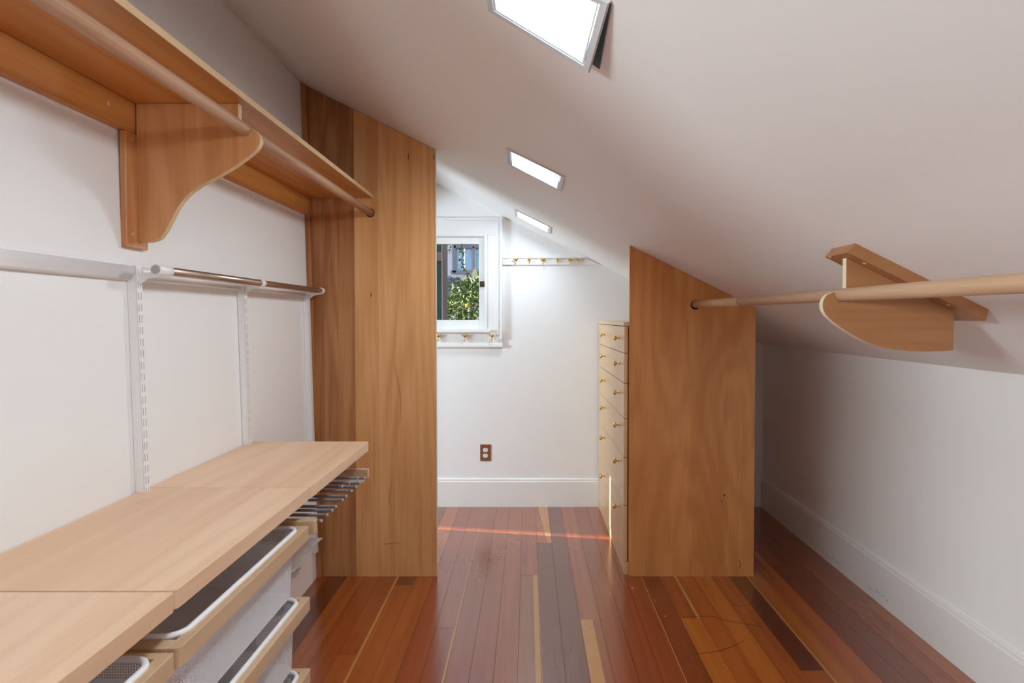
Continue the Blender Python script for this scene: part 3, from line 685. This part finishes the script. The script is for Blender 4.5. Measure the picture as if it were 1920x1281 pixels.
# ================================================================ CEILING LAMPS
def lamp(y0, y1, label, sag=0.0, bulb='diffuser'):
    xm = (LX0 + LX1) / 2; ym = (y0 + y1) / 2
    t = thing('ceiling_light', (xm, ym, ceil_z(xm)), label, 'ceiling light', 'square recessed ceiling lights')
    hs, hy = (LX1 - LX0) / 2 / math.cos(sa), (y1 - y0) / 2
    P = Vector((xm, ym, ceil_z(xm)))
    def W(s, y, n):
        return P + S_ * s + Vector((0, y, 0)) + Nn * (n + sag * max(0, (s / hs + .2)) * max(0, (y / hy + .75)) * .5)
    def rings(bm, L, mi=0):
        vs_ = [[bm.verts.new(W(s * a, y * b, n)) for s, y in ((-1, -1), (1, -1), (1, 1), (-1, 1))] for a, b, n in L]
        fs = []
        for A, B in zip(vs_, vs_[1:]):
            for i in range(4): fs.append(bm.faces.new((A[i], A[(i + 1) % 4], B[(i + 1) % 4], B[i])))
        return vs_, fs
    w = .016
    bm = bm_new(); vs_, fs = rings(bm, [(hs, hy, .0), (hs, hy, .003), (hs - .003, hy - .003, .006), (hs - w, hy - w, .006), (hs - w - .002, hy - w - .002, -.002), (hs - w - .002, hy - w - .002, -.004), (hs - .004, hy - .004, -.004)])
    bmesh.ops.recalc_face_normals(bm, faces=fs); obj('trim_ring', bm, 'lamp_trim', t)
    bm = bm_new(); rings(bm, [(hs - w - .002, hy - w - .002, .0045), (hs - w - .006, hy - w - .006, .0045), (hs - w - .021, hy - w - .021, -.020), (hs - w - .023, hy - w - .023, -.020)]); obj('bezel', bm, 'lamp_bezel', t)
    bm = bm_new(); d = w + .022
    V = [bm.verts.new(W(s * (hs - d), y * (hy - d), -.0195)) for s, y in ((-1, -1), (-1, 1), (1, 1), (1, -1))]
    f = bm.faces.new(V)
    bmesh.ops.recalc_face_normals(bm, faces=[f])
    if f.normal.dot(Nn) < 0: f.normal_flip()
    obj('diffuser', bm, bulb, t)
    if sag > .01:  # dark strip laid on the ceiling as the shadowed gap beside the trim
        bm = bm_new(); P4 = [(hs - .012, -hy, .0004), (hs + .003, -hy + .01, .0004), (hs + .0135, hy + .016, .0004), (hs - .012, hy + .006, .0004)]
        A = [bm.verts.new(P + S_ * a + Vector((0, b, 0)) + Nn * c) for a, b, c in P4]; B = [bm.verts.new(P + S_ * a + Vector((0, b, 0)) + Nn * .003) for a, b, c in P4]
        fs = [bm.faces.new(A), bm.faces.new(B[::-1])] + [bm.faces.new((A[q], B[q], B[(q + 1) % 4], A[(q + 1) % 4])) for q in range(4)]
        bmesh.ops.recalc_face_normals(bm, faces=fs); tag(obj('gap_shade_strip', bm, 'housing', t), 'dark strip standing in for the shadowed gap beside the loose trim')
    bm = bm_new(); i = .0135; vs_, fs = rings(bm, [(hs - i, hy - i, -.001), (hs - i, hy - i, -.07)]); bm.faces.new(vs_[1]); obj('housing', bm, 'housing', t)
    return t
lamp(*LAMPS[0], 'square ceiling light just above the viewpoint, out of the picture')
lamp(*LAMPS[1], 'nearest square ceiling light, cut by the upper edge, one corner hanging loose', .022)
lamp(*LAMPS[2], 'square ceiling light in the middle of the slope', .004); lamp(*LAMPS[3], 'square ceiling light nearest the end wall and window', .003, 'diffuser_cool')

# ---- unseen fill lamps added in the bedroom, each turned towards a doorway
def fill_lamp(loc, aim, watts, label, tint=(.87, 1.0, 1.04)):
    loc = Vector(loc); d = (Vector(aim) - loc).normalized(); hd_ = Vector((d.x, d.y, 0)).normalized()
    base = loc - hd_ * .16
    t = thing('added_fill_lamp', (base.x, base.y, 0), label, 'fill lamp')
    bm = bm_new(); lathe(bm, [(0, .16), (.012, .16), (.02, .03), (.03, .012), (loc.z - .02, .012)], (base.x, base.y, 0), (0, 0, 1), 20); obj('stand', bm, 'greymetal', t)
    bm = bm_new(); lathe(bm, [(-.20, .05), (-.20, .06), (.0, .34), (.002, .335), (-.195, .052)], loc, d, 24); obj('fill_shade', bm, 'greycap', t)
    ld = bpy.data.lights.new('fill_spot', 'SPOT'); ld.energy = watts; ld.shadow_soft_size = .30; ld.spot_size = R(78); ld.spot_blend = .5; ld.color = tint
    lo_ = bpy.data.objects.new('fill_light', ld); col.objects.link(lo_); lo_.parent = t
    lo_.location = loc + d * .31 - Vector((base.x, base.y, 0)); lo_.rotation_euler = d.to_track_quat('-Z', 'Y').to_euler()
fill_lamp((-2.95, -1.20, 1.75), (-1.1, -.1, 1.30), BEDROOM_FILL, 'unseen fill lamp added in the bedroom, turned to the near doorway')
fill_lamp((-3.05, 2.45, 1.55), (-1.1, 3.38, 1.15), ALCOVE_FILL, 'unseen fill lamp added in the bedroom, turned to the alcove doorway', (.82, 1.0, 1.12))

# ================================================================ HOOK RAIL, OUTLET
hk = thing('hook_rail', (.1, Y2, 1.67), 'white rail with six small brass hooks on the end wall', 'hook rail')
zt, zb = 1.722, 1.672
xa_ = (1.919 - zt) / .492 - .01; xb_ = (1.919 - zb) / .492 - .01
obj('rail_board', prism(bm_new(), [(-.1785, zb), (xb_, zb), (xa_, zt), (-.1785, zt)], Y2 - .014, Y2 - .0005, 'Y'), 'trim', hk)
bm = bm_new(); box(bm, -.1785, xa_ - .01, Y2 - .020, Y2 - .0142, zt - .008, zt, .002, 1); obj('top_bead', bm, 'trim', hk)
for i, hx in enumerate((-.089, .004, .098, .197, .283, .340)): make_hook(hx, Y2 - .014, 1.703, hk, i % 2 == 1)

ot = thing('wall_outlet', (-.299, Y2, .317), 'brown metal outlet plate with two white sockets on the end wall', 'outlet')
obj('cover_plate', box(bm_new(), -.336, -.262, Y2 - .006, Y2 - .0005, .317, .432, .0025, 2), 'brass_plate', ot)
for zc in (.3935, .3545):
    bm = bm_new(); pts = [(-.299 + .0172 * math.cos(R(a)) * (1), zc + max(-.0135, min(.0135, .0172 * math.sin(R(a))))) for a in range(0, 360, 15)]
    prism(bm, pts, Y2 - .0085, Y2 - .004, 'Y'); rcp = obj('receptacle', bm, 'outlet', ot)
    bm = bm_new(); box(bm, -.3062, -.3046, Y2 - .0088, Y2 - .008, zc - .005, zc + .004); box(bm, -.2936, -.2916, Y2 - .0088, Y2 - .008, zc - .006, zc + .004); lathe(bm, [(0, .0024), (.0006, .0024)], (-.299, Y2 - .0082, zc + .0085), (0, -1, 0), 10); obj('slots', bm, 'dark', rcp)
bm = bm_new(); lathe(bm, [(0, .003), (.001, .002)], (-.299, Y2 - .006, .374), (0, -1, 0), 10); obj('screw', bm, 'bronze', ot)

# ================================================================ OUTSIDE
M['stucco'] = plain('white_stucco', (.82, .80, .80), .8, bump=.3, bscale=30)
M['greyframe'] = plain('grey_window_frame', (.27, .27, .31), .5)
M['slate'] = wood('blue_grey_shingle', (.12, .14, .20), (.08, .09, .13), 'X', rough=.7, coat=0, freq=4)
M['bluepane'] = plain('sky_tinted_pane', (.30, .45, .62), .05, .3)
M['leaf'] = plain('green_leaf', (.11, .19, .035), .4, var=.5)
M['leaf2'] = plain('dark_leaf', (.06, .12, .025), .4, var=.5)
M['stem'] = plain('brown_stem', (.10, .06, .035), .8)
M['lemon'] = plain('yellow_fruit', (.75, .42, .05), .4)
M['blossom'] = plain('cream_blossom', (.90, .78, .48), .6)
M['teal'] = plain('dark_teal_paint', (.02, .07, .075), .5)
M['weathered'] = wood('weathered_post', (.22, .19, .17), (.12, .10, .09), 'Z', rough=.8, coat=0)
M['soil'] = plain('garden_soil', (.12, .10, .06), .9, var=.3)
tag(obj('ground', box(bm_new(), -14, 12, Y2 + .12, 34, -2.70, -2.60), 'soil'), 'garden ground outside the window', 'ground', kind='structure')
nh = thing('neighbour_house', (-1.5, 20, -2.6), 'white stucco house with grey window seen through the pane', 'house')
HY = 18.0
def at18(px, py, Y=HY): return ((px - 991.3) / 1075 * Y, 1.31 + (595.5 - py) / 1075 * Y)
wx0, wz1 = at18(852, 463); wx1, wz0 = at18(905, 509)
bm = bm_new()
box(bm, -7, wx0, HY, HY + .3, -2.6, 6); box(bm, wx1, 3, HY, HY + .3, -2.6, 6); box(bm, wx0, wx1, HY, HY + .3, wz1, 6); box(bm, wx0, wx1, HY, HY + .3, -2.6, wz0)
obj('wall', bm, 'stucco', nh)
wf = obj('window_frame', box(bm_new(), wx0 - .05, wx0 + .06, HY - .08, HY + .1, wz0 - .05, wz1 + .06), 'greyframe', nh)
for a in ((wx1 - .06, wx1 + .05, wz0 - .05, wz1 + .06), (wx0, wx1, wz1 - .05, wz1 + .06), (wx0 - .1, wx1 + .1, wz0 - .08, wz0 + .02), (wx0 + .58, wx0 + .64, wz0, wz1)):
    obj('frame_bar', box(bm_new(), a[0], a[1], HY - .08, HY + .1, a[2], a[3]), 'greyframe', nh)
for (a, b) in ((wx0 + .06, wx0 + .30), (wx0 + .33, wx0 + .57), (wx0 + .65, wx1 - .06)):
    pn = obj('sash', box(bm_new(), a, b, HY + .05, HY + .08, wz0 + .02, wz1 - .05), 'stucco', nh)
    obj('pane', box(bm_new(), a + .035, b - .035, HY + .035, HY + .06, wz0 + .06, wz0 + .50), 'bluepane', pn); obj('pane', box(bm_new(), a + .035, b - .035, HY + .035, HY + .06, wz0 + .54, wz1 - .09), 'bluepane', pn)
rx, rz = at18(838, 524); _, rz0 = at18(838, 560)
for i in range(5):
    z = rz0 + (rz - rz0) * i / 5
    obj('roof_course', prism(bm_new(), [(HY - 1.2 + .22 * i, z), (HY - 1.2 + .22 * i, z + .02), (HY - .9 + .22 * i, z + (rz - rz0) / 5 + .03), (HY - .9 + .22 * i, z)], -5, 3, 'X'), 'slate', nh)
obj('eave_band', box(bm_new(), -5, 3, HY - .03, HY + .02, rz - .02, rz + .06), 'greyframe', nh)

def leaf(bm, p, d, n, L, W):
    d = d.normalized(); s = d.cross(n).normalized(); n2 = s.cross(d)
    v = [bm.verts.new(p), bm.verts.new(p + d * L * .45 + s * W + n2 * W * .3), bm.verts.new(p + d * L), bm.verts.new(p + d * L * .45 - s * W + n2 * W * .3), bm.verts.new(p + d * L * .45)]
    bm.faces.new((v[0], v[1], v[4])); bm.faces.new((v[1], v[2], v[4])); bm.faces.new((v[2], v[3], v[4])); bm.faces.new((v[3], v[0], v[4]))
def rv(): return Vector((random.gauss(0, 1), random.gauss(0, 1), random.gauss(0, 1))).normalized()
hd = thing('citrus_shrub', (-.75, 6.6, -2.6), 'leafy green citrus shrub with a yellow fruit outside the window', 'shrub')
for mat_, cnt in (('leaf', 8000), ('leaf2', 6000)):
    bm = bm_new()
    for _ in range(cnt):
        q = rv(); q = Vector((q.x * 1.0, q.y * .65, q.z * 1.15)) * random.uniform(.80, 1.03)
        p = Vector((-.35, 6.75, .72)) + q
        leaf(bm, p, (rv() + Vector((0, -.3, -.2))), rv(), random.uniform(.05, .085), random.uniform(.012, .020))
    tag(obj('foliage', bm, mat_, hd), kind='stuff')
bm = bm_new(); tube(bm, [(-.35, 6.75, -2.6), (-.33, 6.75, -1.2), (-.38, 6.72, .2), (-.35, 6.75, 1.2)], [.05, .045, .035, .015], 8); obj('trunk', bm, 'stem', hd)
bm = bm_new(); bmesh.ops.create_icosphere(bm, subdivisions=2, radius=.024, matrix=Matrix.Translation((-.655, 6.12, 1.435)))
obj('fruit', bm, 'lemon', hd)
vb = thing('climbing_vine', (-.72, 5.2, -2.6), 'thin leafy vine trailing in front of the neighbour house', 'vine')
def at53(px, py, Y=5.3): return Vector(((px - 991.3) / 1075 * Y, Y, 1.31 + (595.5 - py) / 1075 * Y))
path = [at53(862, 430), at53(866, 462), at53(868, 478), at53(866, 492), at53(870, 505), at53(879, 513), at53(885, 522)]
bm = bm_new(); tube(bm, [(-.72, 4.99, -2.6), (-.725, 4.985, 0), (-.72, 4.985, 1.9), (-.71, 5.0, 2.25), path[0]], .006, 6); obj('stem', bm, 'stem', vb)
bm = bm_new(); tube(bm, path, .004, 6); tube(bm, [at53(834, 520), at53(850, 527), at53(861, 537), at53(868, 545)], .004, 6); tube(bm, [at53(900, 430), at53(880, 452), at53(846, 462), at53(842, 476)], .003, 6); obj('twig', bm, 'stem', vb)
bm = bm_new()
for (px, py, n, sp) in ((866, 462, 9, 6), (868, 474, 10, 6), (864, 486, 10, 6), (868, 497, 8, 5), (871, 504, 5, 3), (842, 470, 8, 6), (841, 518, 9, 5), (860, 537, 6, 6), (880, 512, 4, 4), (846, 461, 8, 6), (875, 458, 5, 8)):
    for _ in range(n): leaf(bm, at53(px + random.gauss(0, sp * .5), py + random.gauss(0, sp * .5)), rv() + Vector((0, 0, -.8)), rv(), random.uniform(.025, .04), .008)
tag(obj('leaves', bm, 'leaf2', vb), kind='stuff')
fb = thing('blossom_spray', (-.5, 5.9, 1.75), 'pale cream blossoms above the citrus shrub', 'blossom')
for (px, py) in ((888, 513), (893, 518), (886, 521), (872, 521), (868, 523), (891, 508)):
    p = Vector(((px - 991.3) / 1075 * 5.95, 5.95, 1.31 + (595.5 - py) / 1075 * 5.95)); bm = bm_new()
    for k in range(6): leaf(bm, p, Vector((math.cos(k * 1.05), -.3, math.sin(k * 1.05))), Vector((0, -1, 0)), .028, .010)
    obj('flower', bm, 'blossom', fb)
bm = bm_new(); tube(bm, [Vector((-.52, 6.2, 1.55)), Vector((-.56, 5.97, 1.70)), Vector((-.57, 5.96, 1.79))], .003, 6); tube(bm, [Vector((-.60, 6.2, 1.52)), Vector((-.67, 5.97, 1.70))], .003, 6); obj('twig', bm, 'stem', fb)
tag(obj('garden_post', box(bm_new(), -.745, -.700, 4.92, 4.97, -2.6, 3.2, .006), 'weathered'), 'weathered grey post just outside the window', 'post')
st = thing('teal_shutter', (-.93, 5.05, -2.6), 'dark teal boarded shutter behind the grey post', 'shutter')
for i in range(4): obj('board', box(bm_new(), -1.20 + i * .115, -1.09 + i * .115, 5.03, 5.06, -2.6, 2.0, .003, 1), 'teal', st)
obj('brace', box(bm_new(), -1.20, -.75, 5.005, 5.03, 1.80, 1.88, .003, 1), 'weathered', st)
